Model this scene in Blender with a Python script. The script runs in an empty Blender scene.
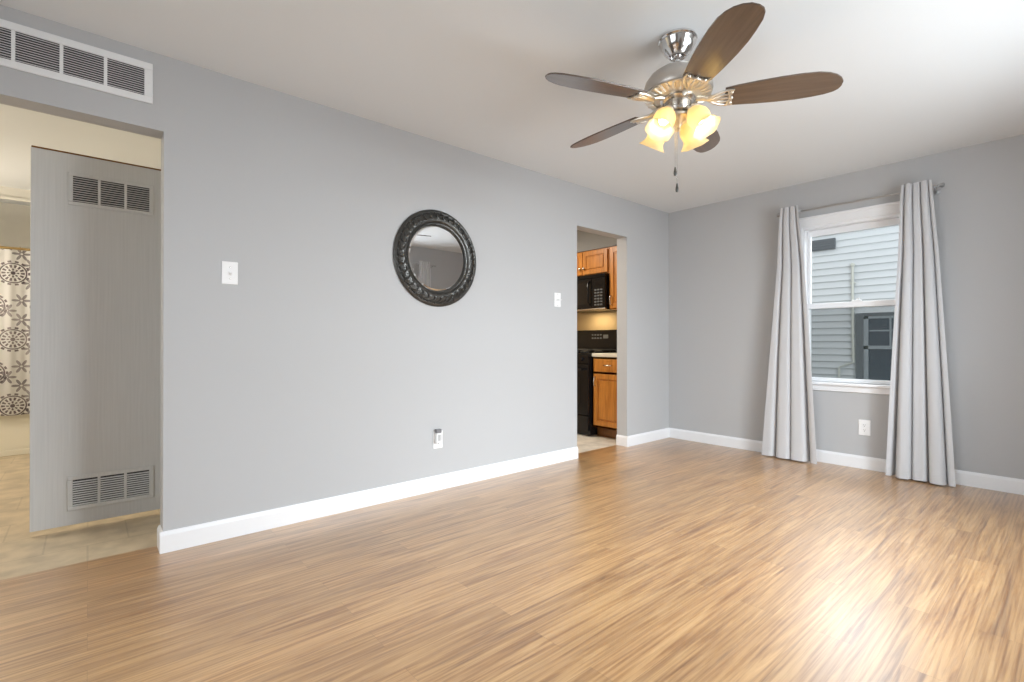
import bpy, bmesh, math, random
from mathutils import Vector, Matrix
random.seed(7)
S = bpy.context.scene
COL = S.collection
PI = math.pi
H = 2.44            # ceiling height
XF = 4.794          # far wall (window)
YL = 2.945          # left wall, room face
YW = 3.065          # left wall, hall / kitchen face
YB = -0.54          # back wall, room face
XB = -1.30          # wall behind the camera, room face

# ------------------------------------------------------------------ camera
cam_d = bpy.data.cameras.new('camera')
cam_d.sensor_width = 36.0
cam_d.lens = 492.0 / 1024.0 * 36.0
cam_d.clip_start = 0.02
cam = bpy.data.objects.new('camera', cam_d)
COL.objects.link(cam)
cam.location = (0, 0, 1.03)
cam.rotation_euler = (math.radians(90.175), 0, math.radians(-40.75))
S.camera = cam

# ------------------------------------------------------------------ view / world / lights
S.view_settings.view_transform = 'Standard'
S.view_settings.look = 'None'
S.view_settings.gamma = 1.0
S.view_settings.use_curve_mapping = False
S.view_settings.exposure = 0.0
S.cycles.use_denoising = True
S.cycles.max_bounces = 12
S.cycles.diffuse_bounces = 6
S.cycles.transparent_max_bounces = 12
S.cycles.sample_clamp_indirect = 6.0

w = bpy.data.worlds.new('overcast_sky')
S.world = w
w.use_nodes = True
wn = w.node_tree
bg = wn.nodes['Background']
bg.inputs['Color'].default_value = (0.94, 0.97, 1.0, 1)
bg.inputs['Strength'].default_value = 1.18


def area(name, loc, rot, sx, sy, power, color):
    l = bpy.data.lights.new(name, 'AREA')
    l.shape = 'RECTANGLE'
    l.size, l.size_y = sx, sy
    l.energy = power
    l.color = color
    o = bpy.data.objects.new(name, l)
    o.location = loc
    o.rotation_euler = rot
    COL.objects.link(o)
    return o


def point(name, loc, power, color, r=0.03):
    l = bpy.data.lights.new(name, 'POINT')
    l.energy = power
    l.color = color
    l.shadow_soft_size = r
    o = bpy.data.objects.new(name, l)
    o.location = loc
    COL.objects.link(o)
    return o


# daylight outside the back window and an added, unseen front window: sky from above, a little from the ground
area('sky_light_back_window', (2.60, YB - 1.95, 2.45), (math.radians(60), 0, 0), 3.4, 1.9, 540, (0.88, 0.94, 1.0))
area('ground_light_back_window', (2.62, YB - 0.20, 1.30), (math.radians(90), 0, 0), 1.8, 1.3, 60, (0.88, 0.94, 1.0))
area('added_front_sky_light', (XB - 1.95, 1.1, 2.45), (math.radians(60), 0, math.radians(-90)), 3.4, 1.9, 240, (0.88, 0.94, 1.0))
area('added_front_ground_light', (XB - 0.20, 1.1, 1.30), (math.radians(90), 0, math.radians(-90)), 1.7, 1.3, 16, (0.88, 0.94, 1.0))
area('added_floor_glare_light', (6.9, 1.25, 3.05), (0, math.radians(66), 0), 1.2, 3.4, 190, (0.88, 0.94, 1.0))  # added lamp between the houses, aimed to put glare on the floor
# lamps of the rooms beyond
point('bathroom_lamp', (-1.05, 5.7, 1.50), 22, (1.0, 0.90, 0.77), 0.10)
area('hall_lamp', (-0.80, 3.95, H - 0.02), (0, 0, 0), 0.25, 0.25, 15, (1.0, 0.88, 0.70))
area('kitchen_lamp', (3.35, 4.15, H - 0.02), (0, 0, 0), 0.4, 0.4, 37, (1.0, 0.92, 0.80))

# ------------------------------------------------------------------ material helpers


def mat(name, col=(0.8, 0.8, 0.8), rough=0.5, metal=0.0, spec=0.5, bump=None, **kw):
    m = bpy.data.materials.new(name)
    m.use_nodes = True
    nt = m.node_tree
    b = nt.nodes['Principled BSDF']
    b.inputs['Base Color'].default_value = (*col, 1)
    b.inputs['Roughness'].default_value = rough
    b.inputs['Metallic'].default_value = metal
    b.inputs['Specular IOR Level'].default_value = spec
    for k, v in kw.items():
        b.inputs[k].default_value = v
    if bump:
        sc, st = bump
        tc = nt.nodes.new('ShaderNodeTexCoord')
        n = nt.nodes.new('ShaderNodeTexNoise')
        n.inputs['Scale'].default_value = sc
        n.inputs['Detail'].default_value = 4
        bp = nt.nodes.new('ShaderNodeBump')
        bp.inputs['Strength'].default_value = st
        bp.inputs['Distance'].default_value = 0.01
        nt.links.new(tc.outputs['Object'], n.inputs['Vector'])
        nt.links.new(n.outputs['Fac'], bp.inputs['Height'])
        nt.links.new(bp.outputs['Normal'], b.inputs['Normal'])
    return m


class NT:
    def __init__(self, m):
        self.t = m.node_tree
        self.b = self.t.nodes.get('Principled BSDF')

    def n(self, typ, **kw):
        x = self.t.nodes.new(typ)
        for k, v in kw.items():
            setattr(x, k, v)
        return x

    def l(self, a, b):
        self.t.links.new(a, b)

    def m(self, op, a, b=0.0, c=0.0):
        x = self.n('ShaderNodeMath', operation=op)
        for i, v in enumerate((a, b, c)):
            if isinstance(v, (int, float)):
                x.inputs[i].default_value = v
            else:
                self.l(v, x.inputs[i])
        return x.outputs[0]

    def mix(self, f, a, b, blend='MIX'):
        x = self.n('ShaderNodeMix', data_type='RGBA', blend_type=blend)
        for s, v in ((x.inputs[0], f), (x.inputs[6], a), (x.inputs[7], b)):
            if isinstance(v, (int, float)):
                s.default_value = v
            elif isinstance(v, tuple):
                s.default_value = (*v, 1) if len(v) == 3 else v
            else:
                self.l(v, s)
        return x.outputs[2]

    def ramp(self, f, stops):
        x = self.n('ShaderNodeValToRGB')
        e = x.color_ramp.elements
        while len(e) < len(stops):
            e.new(0.5)
        for i, (p, c) in enumerate(stops):
            e[i].position = p
            e[i].color = (*c, 1)
        self.l(f, x.inputs[0])
        return x.outputs[0]


def wood_mat(name, axis, light, dark, rough=0.35, stretch=14.0, fine=3.0):
    m = mat(name, light, rough)
    q = NT(m)
    tc = q.n('ShaderNodeTexCoord')
    mp = q.n('ShaderNodeMapping')
    sc = [stretch] * 3
    sc[axis] = 1.2
    mp.inputs['Scale'].default_value = sc
    q.l(tc.outputs['Object'], mp.inputs['Vector'])
    n = q.n('ShaderNodeTexNoise')
    n.inputs['Scale'].default_value = fine
    n.inputs['Detail'].default_value = 5
    n.inputs['Distortion'].default_value = 0.6
    q.l(mp.outputs[0], n.inputs['Vector'])
    c = q.ramp(n.outputs['Fac'], [(0.3, dark), (0.62, light)])
    q.l(c, q.b.inputs['Base Color'])
    return m


M = {}
M['wall'] = mat('grey_wall_paint', (0.488, 0.490, 0.496), 0.62, spec=0.3, bump=(90, 0.04))
M['kitchen_wall'] = mat('tan_kitchen_paint', (0.58, 0.45, 0.28), 0.6, spec=0.3, bump=(90, 0.04))
M['soffit'] = mat('painted_shade_soffit_grey', (0.24, 0.245, 0.25), 0.6, spec=0.3, bump=(90, 0.04))  # dark tone painted in for the shade above the cabinets
M['bath_wall'] = mat('cream_bathroom_paint', (0.78, 0.76, 0.70), 0.55, spec=0.3, bump=(90, 0.04))
M['ceiling'] = mat('white_ceiling_paint', (0.775, 0.80, 0.815), 0.8, spec=0.2, bump=(130, 0.06))
M['trim'] = mat('white_trim_paint', (0.84, 0.845, 0.86), 0.35, bump=(40, 0.01))
M['plastic'] = mat('white_plastic', (0.86, 0.86, 0.86), 0.3, bump=(60, 0.005))
M['grey_plastic'] = mat('grey_plastic', (0.20, 0.20, 0.21), 0.35, bump=(60, 0.01))
M['vent'] = mat('white_enamel_metal', (0.80, 0.805, 0.81), 0.35, bump=(60, 0.01))
M['duct'] = mat('dark_duct_metal', (0.05, 0.05, 0.055), 0.7, bump=(20, 0.05))
M['nickel'] = mat('brushed_nickel', (0.62, 0.59, 0.56), 0.24, 1.0, bump=(160, 0.02))
M['housing'] = mat('satin_pewter_housing', (0.54, 0.50, 0.46), 0.38, 0.75, bump=(160, 0.02))
M['chrome'] = mat('polished_chrome', (0.75, 0.74, 0.73), 0.12, 1.0, bump=(30, 0.005))
M['iron'] = mat('antique_nickel_casting', (0.78, 0.73, 0.65), 0.34, 1.0, bump=(110, 0.15))
M['black'] = mat('black_enamel', (0.008, 0.008, 0.009), 0.16, spec=0.35, bump=(60, 0.01))
M['blackglass'] = mat('black_glass', (0.008, 0.008, 0.009), 0.06, bump=(5, 0.003))
M['cast'] = mat('black_cast_iron', (0.02, 0.02, 0.02), 0.55, bump=(120, 0.2))
M['bronze'] = mat('charcoal_bronze_carving', (0.085, 0.083, 0.078), 0.30, 0.75, bump=(55, 0.4))
M['mirror'] = mat('silvered_glass', (0.86, 0.87, 0.88), 0.0, 1.0)
M['tub'] = mat('cream_tub_enamel', (0.80, 0.77, 0.66), 0.2, bump=(12, 0.01))
M['rodm'] = mat('satin_pewter_rod', (0.46, 0.46, 0.46), 0.3, 0.9, bump=(90, 0.02))
M['brass'] = mat('aged_brass_rod', (0.45, 0.32, 0.14), 0.3, 0.9, bump=(90, 0.02))
M['button'] = mat('dim_key_print', (0.12, 0.125, 0.13), 0.5, bump=(60, 0.01))
M['counter'] = mat('cream_laminate', (0.72, 0.68, 0.60), 0.3, bump=(70, 0.01))
M['siding'] = mat('pale_grey_vinyl', (0.60, 0.625, 0.635), 0.5, bump=(30, 0.03))
M['shade_dark'] = mat('slate_window_frame', (0.10, 0.11, 0.12), 0.4, bump=(30, 0.02))
M['greyframe'] = mat('grey_window_sash', (0.27, 0.30, 0.32), 0.4, bump=(30, 0.02))
M['nglass'] = mat('dim_neighbour_glass', (0.05, 0.062, 0.078), 0.08, bump=(4, 0.01))
M['siding_reflection'] = mat('grey_reflected_siding', (0.12, 0.14, 0.15), 0.6, bump=(30, 0.03))
M['cable'] = mat('beige_conduit', (0.55, 0.56, 0.50), 0.5, bump=(30, 0.02))
M['shingle'] = mat('dark_roof_shingle', (0.10, 0.10, 0.105), 0.8, bump=(20, 0.4))
M['lawn'] = mat('gravel_side_yard', (0.22, 0.22, 0.19), 0.9, bump=(20, 0.5))
M['oak'] = wood_mat('honey_oak', 2, (0.60, 0.245, 0.045), (0.42, 0.155, 0.026))
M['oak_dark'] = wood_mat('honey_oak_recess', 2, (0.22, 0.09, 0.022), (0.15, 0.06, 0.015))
M['blade'] = wood_mat('walnut_veneer', 0, (0.125, 0.082, 0.056), (0.075, 0.048, 0.033), 0.25, 18, 3)
M['blade'].node_tree.nodes['Principled BSDF'].inputs['Specular IOR Level'].default_value = 0.8
M['blade'].node_tree.nodes['Principled BSDF'].inputs['Coat Weight'].default_value = 1.0
M['blade'].node_tree.nodes['Principled BSDF'].inputs['Coat Roughness'].default_value = 0.30

# painted door: faint brushed vertical grain
m = mat('grey_painted_door', (0.56, 0.565, 0.56), 0.5)
q = NT(m)
tc = q.n('ShaderNodeTexCoord')
mp = q.n('ShaderNodeMapping')
mp.inputs['Scale'].default_value = (60, 60, 1.5)
q.l(tc.outputs['Object'], mp.inputs['Vector'])
n = q.n('ShaderNodeTexNoise')
n.inputs['Scale'].default_value = 2
n.inputs['Detail'].default_value = 3
q.l(mp.outputs[0], n.inputs['Vector'])
q.l(q.ramp(n.outputs['Fac'], [(0.3, (0.66, 0.665, 0.665)), (0.7, (0.71, 0.715, 0.715))]), q.b.inputs['Base Color'])
M['door'] = m

# laminate floor: planks along X, streaky grain
m = mat('honey_laminate_planks', (0.5, 0.33, 0.17), 0.36)
m.node_tree.nodes['Principled BSDF'].inputs['Coat Weight'].default_value = 1.0
m.node_tree.nodes['Principled BSDF'].inputs['Coat Roughness'].default_value = 0.37
m.node_tree.nodes['Principled BSDF'].inputs['Coat IOR'].default_value = 1.85
q = NT(m)
tc = q.n('ShaderNodeTexCoord')
br = q.n('ShaderNodeTexBrick')
br.offset = 0.37
br.inputs['Scale'].default_value = 1.0
br.inputs['Brick Width'].default_value = 1.21
br.inputs['Row Height'].default_value = 0.128
br.inputs['Mortar Size'].default_value = 0.0007
br.inputs['Mortar Smooth'].default_value = 0.2
br.inputs['Color1'].default_value = (0, 0, 0, 1)
br.inputs['Color2'].default_value = (1, 1, 1, 1)
q.l(tc.outputs['Object'], br.inputs['Vector'])
mp = q.n('ShaderNodeMapping')
mp.inputs['Scale'].default_value = (1.5, 21, 1)
q.l(tc.outputs['Object'], mp.inputs['Vector'])
off = q.n('ShaderNodeVectorMath', operation='MULTIPLY_ADD')
q.l(br.outputs['Color'], off.inputs[0])
off.inputs[1].default_value = (7.3, 3.1, 5.7)
q.l(mp.outputs[0], off.inputs[2])
n1 = q.n('ShaderNodeTexNoise')
n1.inputs['Scale'].default_value = 1.0
n1.inputs['Detail'].default_value = 6
n1.inputs['Roughness'].default_value = 0.62
n1.inputs['Distortion'].default_value = 1.4
q.l(off.outputs[0], n1.inputs['Vector'])
mp2 = q.n('ShaderNodeMapping')
mp2.inputs['Scale'].default_value = (2.2, 95, 1)
q.l(tc.outputs['Object'], mp2.inputs['Vector'])
n2 = q.n('ShaderNodeTexNoise')
n2.inputs['Scale'].default_value = 1.0
n2.inputs['Detail'].default_value = 3
q.l(mp2.outputs[0], n2.inputs['Vector'])
c = q.ramp(n1.outputs['Fac'], [(0.30, (0.150, 0.054, 0.012)), (0.43, (0.322, 0.146, 0.040)), (0.56, (0.468, 0.245, 0.082)), (0.72, (0.605, 0.365, 0.155))])
c = q.mix(0.34, c, q.ramp(n2.outputs['Fac'], [(0.38, (0.20, 0.095, 0.035)), (0.58, (0.62, 0.41, 0.21))]))
sep = q.n('ShaderNodeSeparateColor')
q.l(br.outputs['Color'], sep.inputs[0])
tone = q.m('MULTIPLY_ADD', sep.outputs[0], 0.16, 0.90)
cc = q.n('ShaderNodeCombineColor')
for i in range(3):
    q.l(tone, cc.inputs[i])
c = q.mix(1.0, c, cc.outputs[0], 'MULTIPLY')
c = q.mix(q.m('MULTIPLY', br.outputs['Fac'], 0.6), c, (0.20, 0.10, 0.04))
q.l(c, q.b.inputs['Base Color'])
bp = q.n('ShaderNodeBump')
bp.inputs['Strength'].default_value = 0.12
bp.inputs['Distance'].default_value = 0.004
q.l(n1.outputs['Fac'], bp.inputs['Height'])
q.l(bp.outputs['Normal'], q.b.inputs['Normal'])
M['floor'] = m


def tile_mat(name, c1, c2, grout, size):
    m = mat(name, c1, 0.4)
    q = NT(m)
    tc = q.n('ShaderNodeTexCoord')
    br = q.n('ShaderNodeTexBrick')
    br.offset = 0.5
    br.inputs['Scale'].default_value = 1.0
    br.inputs['Brick Width'].default_value = size
    br.inputs['Row Height'].default_value = size
    br.inputs['Mortar Size'].default_value = 0.004
    br.inputs['Color1'].default_value = (*c1, 1)
    br.inputs['Color2'].default_value = (*c2, 1)
    br.inputs['Mortar'].default_value = (*grout, 1)
    q.l(tc.outputs['Object'], br.inputs['Vector'])
    n = q.n('ShaderNodeTexNoise')
    n.inputs['Scale'].default_value = 9
    n.inputs['Detail'].default_value = 5
    q.l(tc.outputs['Object'], n.inputs['Vector'])
    c = q.mix(0.5, br.outputs['Color'], q.ramp(n.outputs['Fac'], [(0.35, tuple(v * 0.72 for v in c1)), (0.65, tuple(min(1, v * 1.15) for v in c2))]))
    q.l(c, q.b.inputs['Base Color'])
    return m


M['tile'] = tile_mat('beige_stone_tile', (0.56, 0.46, 0.32), (0.62, 0.51, 0.36), (0.42, 0.34, 0.23), 0.33)
M['kitchen_tile'] = tile_mat('pale_kitchen_tile', (0.66, 0.60, 0.50), (0.70, 0.64, 0.54), (0.52, 0.47, 0.40), 0.30)


def glass_mat(name, tint=(1, 1, 1), gloss=0.06):
    m = bpy.data.materials.new(name)
    m.use_nodes = True
    nt = m.node_tree
    nt.nodes.remove(nt.nodes['Principled BSDF'])
    tr = nt.nodes.new('ShaderNodeBsdfTransparent')
    tr.inputs[0].default_value = (*tint, 1)
    gl = nt.nodes.new('ShaderNodeBsdfGlossy')
    gl.inputs['Roughness'].default_value = 0.02
    lw = nt.nodes.new('ShaderNodeLayerWeight')
    lw.inputs[0].default_value = 0.12
    mu = nt.nodes.new('ShaderNodeMath')
    mu.operation = 'MULTIPLY'
    mu.inputs[1].default_value = 0.5
    mx = nt.nodes.new('ShaderNodeMixShader')
    nt.links.new(lw.outputs['Fresnel'], mu.inputs[0])
    nt.links.new(mu.outputs[0], mx.inputs[0])
    nt.links.new(tr.outputs[0], mx.inputs[1])
    nt.links.new(gl.outputs[0], mx.inputs[2])
    nt.links.new(mx.outputs[0], nt.nodes['Material Output'].inputs[0])
    return m


M['glass'] = glass_mat('clear_window_glass', (0.97, 0.98, 0.98))

# insect screen: fine dark weave that lets part of the light through
m = bpy.data.materials.new('insect_screen')
m.use_nodes = True
nt = m.node_tree
b = nt.nodes['Principled BSDF']
b.inputs['Base Color'].default_value = (0.06, 0.08, 0.08, 1)
b.inputs['Roughness'].default_value = 0.8
tr = nt.nodes.new('ShaderNodeBsdfTransparent')
mx = nt.nodes.new('ShaderNodeMixShader')
mx.inputs[0].default_value = 0.27
nt.links.new(tr.outputs[0], mx.inputs[1])
nt.links.new(b.outputs[0], mx.inputs[2])
nt.links.new(mx.outputs[0], nt.nodes['Material Output'].inputs[0])
M['screen'] = m


def cloth_mat(name, col, trans):
    m = mat(name, col, 0.55, spec=0.35)
    q = NT(m)
    q.b.inputs['Sheen Weight'].default_value = 0.3
    tc = q.n('ShaderNodeTexCoord')
    wv = q.n('ShaderNodeTexNoise')
    wv.inputs['Scale'].default_value = 400
    q.l(tc.outputs['Object'], wv.inputs['Vector'])
    bp = q.n('ShaderNodeBump')
    bp.inputs['Strength'].default_value = 0.08
    bp.inputs['Distance'].default_value = 0.002
    q.l(wv.outputs['Fac'], bp.inputs['Height'])
    q.l(bp.outputs['Normal'], q.b.inputs['Normal'])
    tl = q.n('ShaderNodeBsdfTranslucent')
    tl.inputs[0].default_value = (*col, 1)
    mx = q.n('ShaderNodeMixShader')
    mx.inputs[0].default_value = trans
    q.l(q.b.outputs[0], mx.inputs[1])
    q.l(tl.outputs[0], mx.inputs[2])
    q.l(mx.outputs[0], q.t.nodes['Material Output'].inputs[0])
    return m


M['curtain'] = cloth_mat('silver_grey_satin', (0.66, 0.66, 0.675), 0.20)

# frosted lamp glass
m = bpy.data.materials.new('frosted_amber_lamp_glass')
m.use_nodes = True
q = NT(m)
q.b.inputs['Base Color'].default_value = (0.95, 0.88, 0.72, 1)
q.b.inputs['Roughness'].default_value = 0.3
tl = q.n('ShaderNodeBsdfTranslucent')
tl.inputs[0].default_value = (0.94, 0.83, 0.58, 1)
mx = q.n('ShaderNodeMixShader')
mx.inputs[0].default_value = 0.7
q.l(q.b.outputs[0], mx.inputs[1])
q.l(tl.outputs[0], mx.inputs[2])
q.l(mx.outputs[0], q.t.nodes['Material Output'].inputs[0])
M['lampglass'] = m
m = mat('lit_bulb', (1, 0.9, 0.7), 0.4)
b = m.node_tree.nodes['Principled BSDF']
b.inputs['Emission Color'].default_value = (1.0, 0.86, 0.58, 1)
b.inputs['Emission Strength'].default_value = 2.2
M['bulb'] = m

# shower curtain print: staggered medallions and small flowers
m = mat('medallion_print_cloth', (0.8, 0.78, 0.75), 0.6)
q = NT(m)
tc = q.n('ShaderNodeTexCoord')
sx = q.n('ShaderNodeSeparateXYZ')
q.l(tc.outputs['Object'], sx.inputs[0])


def motif(cx, cz, pw, ph):
    u = q.m('SUBTRACT', q.m('PINGPONG', q.m('ADD', sx.outputs[0], 10 * pw - cx + 0.0), pw / 2), 0.0)
    v = q.m('PINGPONG', q.m('ADD', sx.outputs[2], 10 * ph - cz), ph / 2)
    d = q.m('SQRT', q.m('ADD', q.m('MULTIPLY', u, u), q.m('MULTIPLY', v, v)))
    th = q.m('ARCTAN2', v, u)
    return d, th


def band(d, a, b):
    return q.m('MULTIPLY', q.m('GREATER_THAN', d, a), q.m('LESS_THAN', d, b))


ink = None
for cx, cz in ((0.0, 0.086), (0.22, 0.386)):
    d, th = motif(cx, cz, 0.36, 0.60)
    pet = q.m('GREATER_THAN', q.m('COSINE', q.m('MULTIPLY', th, 14)), -0.1)
    pet2 = q.m('GREATER_THAN', q.m('COSINE', q.m('MULTIPLY', th, 8)), 0.1)
    parts_ = [band(d, 0.082, 0.092), q.m('MULTIPLY', band(d, 0.096, 0.112), pet), q.m('MULTIPLY', band(d, 0.048, 0.074), pet), band(d, 0.0, 0.016), q.m('MULTIPLY', band(d, 0.022, 0.040), pet2)]
    for p in parts_:
        ink = p if ink is None else q.m('MAXIMUM', ink, p)
for cx, cz in ((0.055, 0.440), (0.055, 0.265), (0.12, 0.165), (-0.04, 0.345), (0.115, 0.0)):
    d, th = motif(cx, cz, 0.36, 0.60)
    rr = q.m('MULTIPLY_ADD', q.m('COSINE', q.m('MULTIPLY', th, 6)), 0.024, 0.040)
    leaf = q.m('MULTIPLY', q.m('LESS_THAN', d, rr), q.m('GREATER_THAN', d, 0.009))
    ink = q.m('MAXIMUM', ink, q.m('MULTIPLY', leaf, 0.75))
nz = q.n('ShaderNodeTexNoise')
nz.inputs['Scale'].default_value = 5
q.l(tc.outputs['Object'], nz.inputs['Vector'])
inkc = q.ramp(nz.outputs['Fac'], [(0.4, (0.13, 0.10, 0.115)), (0.6, (0.34, 0.29, 0.29))])
c = q.mix(ink, (0.88, 0.865, 0.84), inkc)
q.l(c, q.b.inputs['Base Color'])
M['shower'] = m

# ------------------------------------------------------------------ geometry helpers


class MB:
    def __init__(self):
        self.bm = bmesh.new()

    def _new(self, v0):
        return [v for v in self.bm.verts][v0:]

    def box(self, x0, x1, y0, y1, z0, z1, bev=0.0, seg=2):
        r = bmesh.ops.create_cube(self.bm, size=1.0)
        vs = r['verts']
        for v in vs:
            v.co = Vector(((x0 + x1) / 2 + v.co.x * abs(x1 - x0), (y0 + y1) / 2 + v.co.y * abs(y1 - y0), (z0 + z1) / 2 + v.co.z * abs(z1 - z0)))
        if bev > 0:
            es = list({e for v in vs for e in v.link_edges})
            bmesh.ops.bevel(self.bm, geom=es, offset=bev, segments=seg, affect='EDGES', profile=0.5)
        return self

    def lathe(self, prof, loc=(0, 0, 0), axis=(0, 0, 1), seg=48, cap=True, scal=None):
        """prof: list of (radius, height along axis)"""
        rot = Vector((0, 0, 1)).rotation_difference(Vector(axis).normalized()).to_matrix()
        loc = Vector(loc)
        rings = []
        for k, (r, h) in enumerate(prof):
            if r < 1e-6:
                rings.append([self.bm.verts.new(loc + rot @ Vector((0, 0, h)))])
            else:
                ring = []
                for i in range(seg):
                    a = 2 * PI * i / seg
                    rr = r * (1 + (scal(k, a) if scal else 0))
                    ring.append(self.bm.verts.new(loc + rot @ Vector((rr * math.cos(a), rr * math.sin(a), h))))
                rings.append(ring)
        for a, b in zip(rings, rings[1:]):
            for i in range(seg):
                j = (i + 1) % seg
                if len(a) == 1 and len(b) == 1:
                    continue
                if len(a) == 1:
                    self.bm.faces.new((a[0], b[i], b[j]))
                elif len(b) == 1:
                    self.bm.faces.new((a[i], a[j], b[0]))
                else:
                    self.bm.faces.new((a[i], a[j], b[j], b[i]))
        if cap:
            for rg, flip in ((rings[0], True), (rings[-1], False)):
                if len(rg) > 2:
                    self.bm.faces.new(rg[::-1] if flip else rg)
        return self

    def tube(self, pts, r, seg=10, cap=True):
        pts = [Vector(p) for p in pts]
        rs = r if isinstance(r, (list, tuple)) else [r] * len(pts)
        up = None
        rings = []
        for i, p in enumerate(pts):
            t = (pts[min(i + 1, len(pts) - 1)] - pts[max(i - 1, 0)]).normalized()
            if up is None:
                up = t.orthogonal().normalized()
            up = (up - t * up.dot(t))
            up = up.normalized() if up.length > 1e-6 else t.orthogonal().normalized()
            sd = t.cross(up)
            rings.append([self.bm.verts.new(p + (up * math.cos(2 * PI * k / seg) + sd * math.sin(2 * PI * k / seg)) * rs[i]) for k in range(seg)])
        for a, b in zip(rings, rings[1:]):
            for k in range(seg):
                j = (k + 1) % seg
                self.bm.faces.new((a[k], a[j], b[j], b[k]))
        if cap:
            self.bm.faces.new(rings[0][::-1])
            self.bm.faces.new(rings[-1])
        return self

    def prism(self, outline, thick, mtx):
        """outline in local xy, extruded +-thick/2 along local z, transformed by mtx"""
        top = [self.bm.verts.new(mtx @ Vector((x, y, thick / 2))) for x, y in outline]
        bot = [self.bm.verts.new(mtx @ Vector((x, y, -thick / 2))) for x, y in outline]
        self.bm.faces.new(top)
        self.bm.faces.new(bot[::-1])
        for i in range(len(outline)):
            j = (i + 1) % len(outline)
            self.bm.faces.new((top[j], top[i], bot[i], bot[j]))
        return self

    def quad(self, *pts):
        self.bm.faces.new([self.bm.verts.new(p) for p in pts])
        return self

    def ball(self, c, r, seg=16, sz=1.0):
        x = bmesh.ops.create_uvsphere(self.bm, u_segments=seg, v_segments=max(6, seg // 2), radius=r)
        for v in x['verts']:
            v.co = Vector((v.co.x, v.co.y, v.co.z * sz)) + Vector(c)
        return self

    def build(self, name, m, parent=None, smooth=True):
        bm = self.bm
        bmesh.ops.recalc_face_normals(bm, faces=bm.faces)
        root = parent
        while root is not None and root.parent is not None:
            root = root.parent
        if root is not None:
            bmesh.ops.translate(bm, vec=-root.location, verts=bm.verts)
        me = bpy.data.meshes.new(name)
        bm.to_mesh(me)
        bm.free()
        if smooth:
            for p in me.polygons:
                p.use_smooth = True
            me.set_sharp_from_angle(angle=math.radians(38))
        me.materials.append(m)
        o = bpy.data.objects.new(name, me)
        COL.objects.link(o)
        if parent is not None:
            o.parent = parent
        return o


def thing(name, label, cat, loc, group=None, kind=None):
    o = bpy.data.objects.new(name, None)
    COL.objects.link(o)
    o.empty_display_size = 0.1
    o.location = loc
    if label:
        o['label'] = label
    if cat:
        o['category'] = cat
    if group:
        o['group'] = group
    if kind:
        o['kind'] = kind
    return o


def struct(o, label=None, cat=None):
    o['kind'] = 'structure'
    if label:
        o['label'] = label
    if cat:
        o['category'] = cat
    return o


# ------------------------------------------------------------------ room shell
XO = 4.934           # outside face of far wall
HX0, HX1, HZ = -0.95, 0.280, 2.067     # hall opening
KX0, KX1, KZ = 3.303, 4.037, 2.075     # kitchen opening
WY0, WY1, WZ0, WZ1 = 0.825, 1.622, 0.68, 2.045   # window opening

struct(MB().box(XB - 0.12, XO, YB - 0.12, YW, -0.10, 0.0).build('floor', M['floor'], smooth=False), 'honey coloured laminate plank floor of the empty living room', 'floor')
struct(MB().box(XB, 2.30, YW + 0.001, 7.20, -0.10, -0.001).build('floor_hall', M['tile'], smooth=False), 'beige stone tile floor beyond the left opening', 'floor')
struct(MB().box(2.301, XO, YW + 0.001, 5.40, -0.10, -0.001).build('floor_kitchen', M['kitchen_tile'], smooth=False), 'pale tile floor seen through the kitchen doorway', 'floor')
struct(MB().box(XB - 0.12, XO, YB - 0.12, 7.32, H, H + 0.10).build('ceiling', M['ceiling'], smooth=False), 'plain white ceiling', 'ceiling')

b = MB()
b.box(XB - 0.12, HX0, YL, YW, 0, H)
b.box(HX0, HX1, YL, YW, HZ, H)
b.box(HX1, KX0, YL, YW, 0, H)
b.box(KX0, KX1, YL, YW, KZ, H)
b.box(KX1, XF, YL, YW, 0, H)
struct(b.build('wall_left', M['wall'], smooth=False), 'long grey wall with the round mirror and two openings', 'wall')
b = MB()
b.box(XF, XO, YB - 0.12, WY0, 0, H)
b.box(XF, XO, WY1, YW, 0, H)
b.box(XF, XO, WY0, WY1, 0, WZ0)
b.box(XF, XO, WY0, WY1, WZ1, H)
struct(b.build('wall_far', M['wall'], smooth=False), 'grey far wall with the curtained window', 'wall')
struct(MB().box(XF, XO, YW, 5.40, 0, H).build('wall_kitchen', M['kitchen_wall'], smooth=False), 'beige wall behind the range in the kitchen', 'wall')
BX0, BX1, BZ0, BZ1 = 1.70, 3.55, 0.68, 2.045      # back window opening
b = MB()
b.box(XB - 0.12, BX0, YB - 0.12, YB, 0, H)
b.box(BX1, XF, YB - 0.12, YB, 0, H)
b.box(BX0, BX1, YB - 0.12, YB, 0, BZ0)
b.box(BX0, BX1, YB - 0.12, YB, BZ1, H)
struct(b.build('wall_back', M['wall'], smooth=False))
FY0, FY1 = 0.20, 2.00
b = MB()
b.box(XB - 0.12, XB, YB, FY0, 0, H)
b.box(XB - 0.12, XB, FY1, YL, 0, H)
b.box(XB - 0.12, XB, FY0, FY1, 0, BZ0)
b.box(XB - 0.12, XB, FY0, FY1, BZ1, H)
struct(b.build('wall_front', M['wall'], smooth=False))
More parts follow.
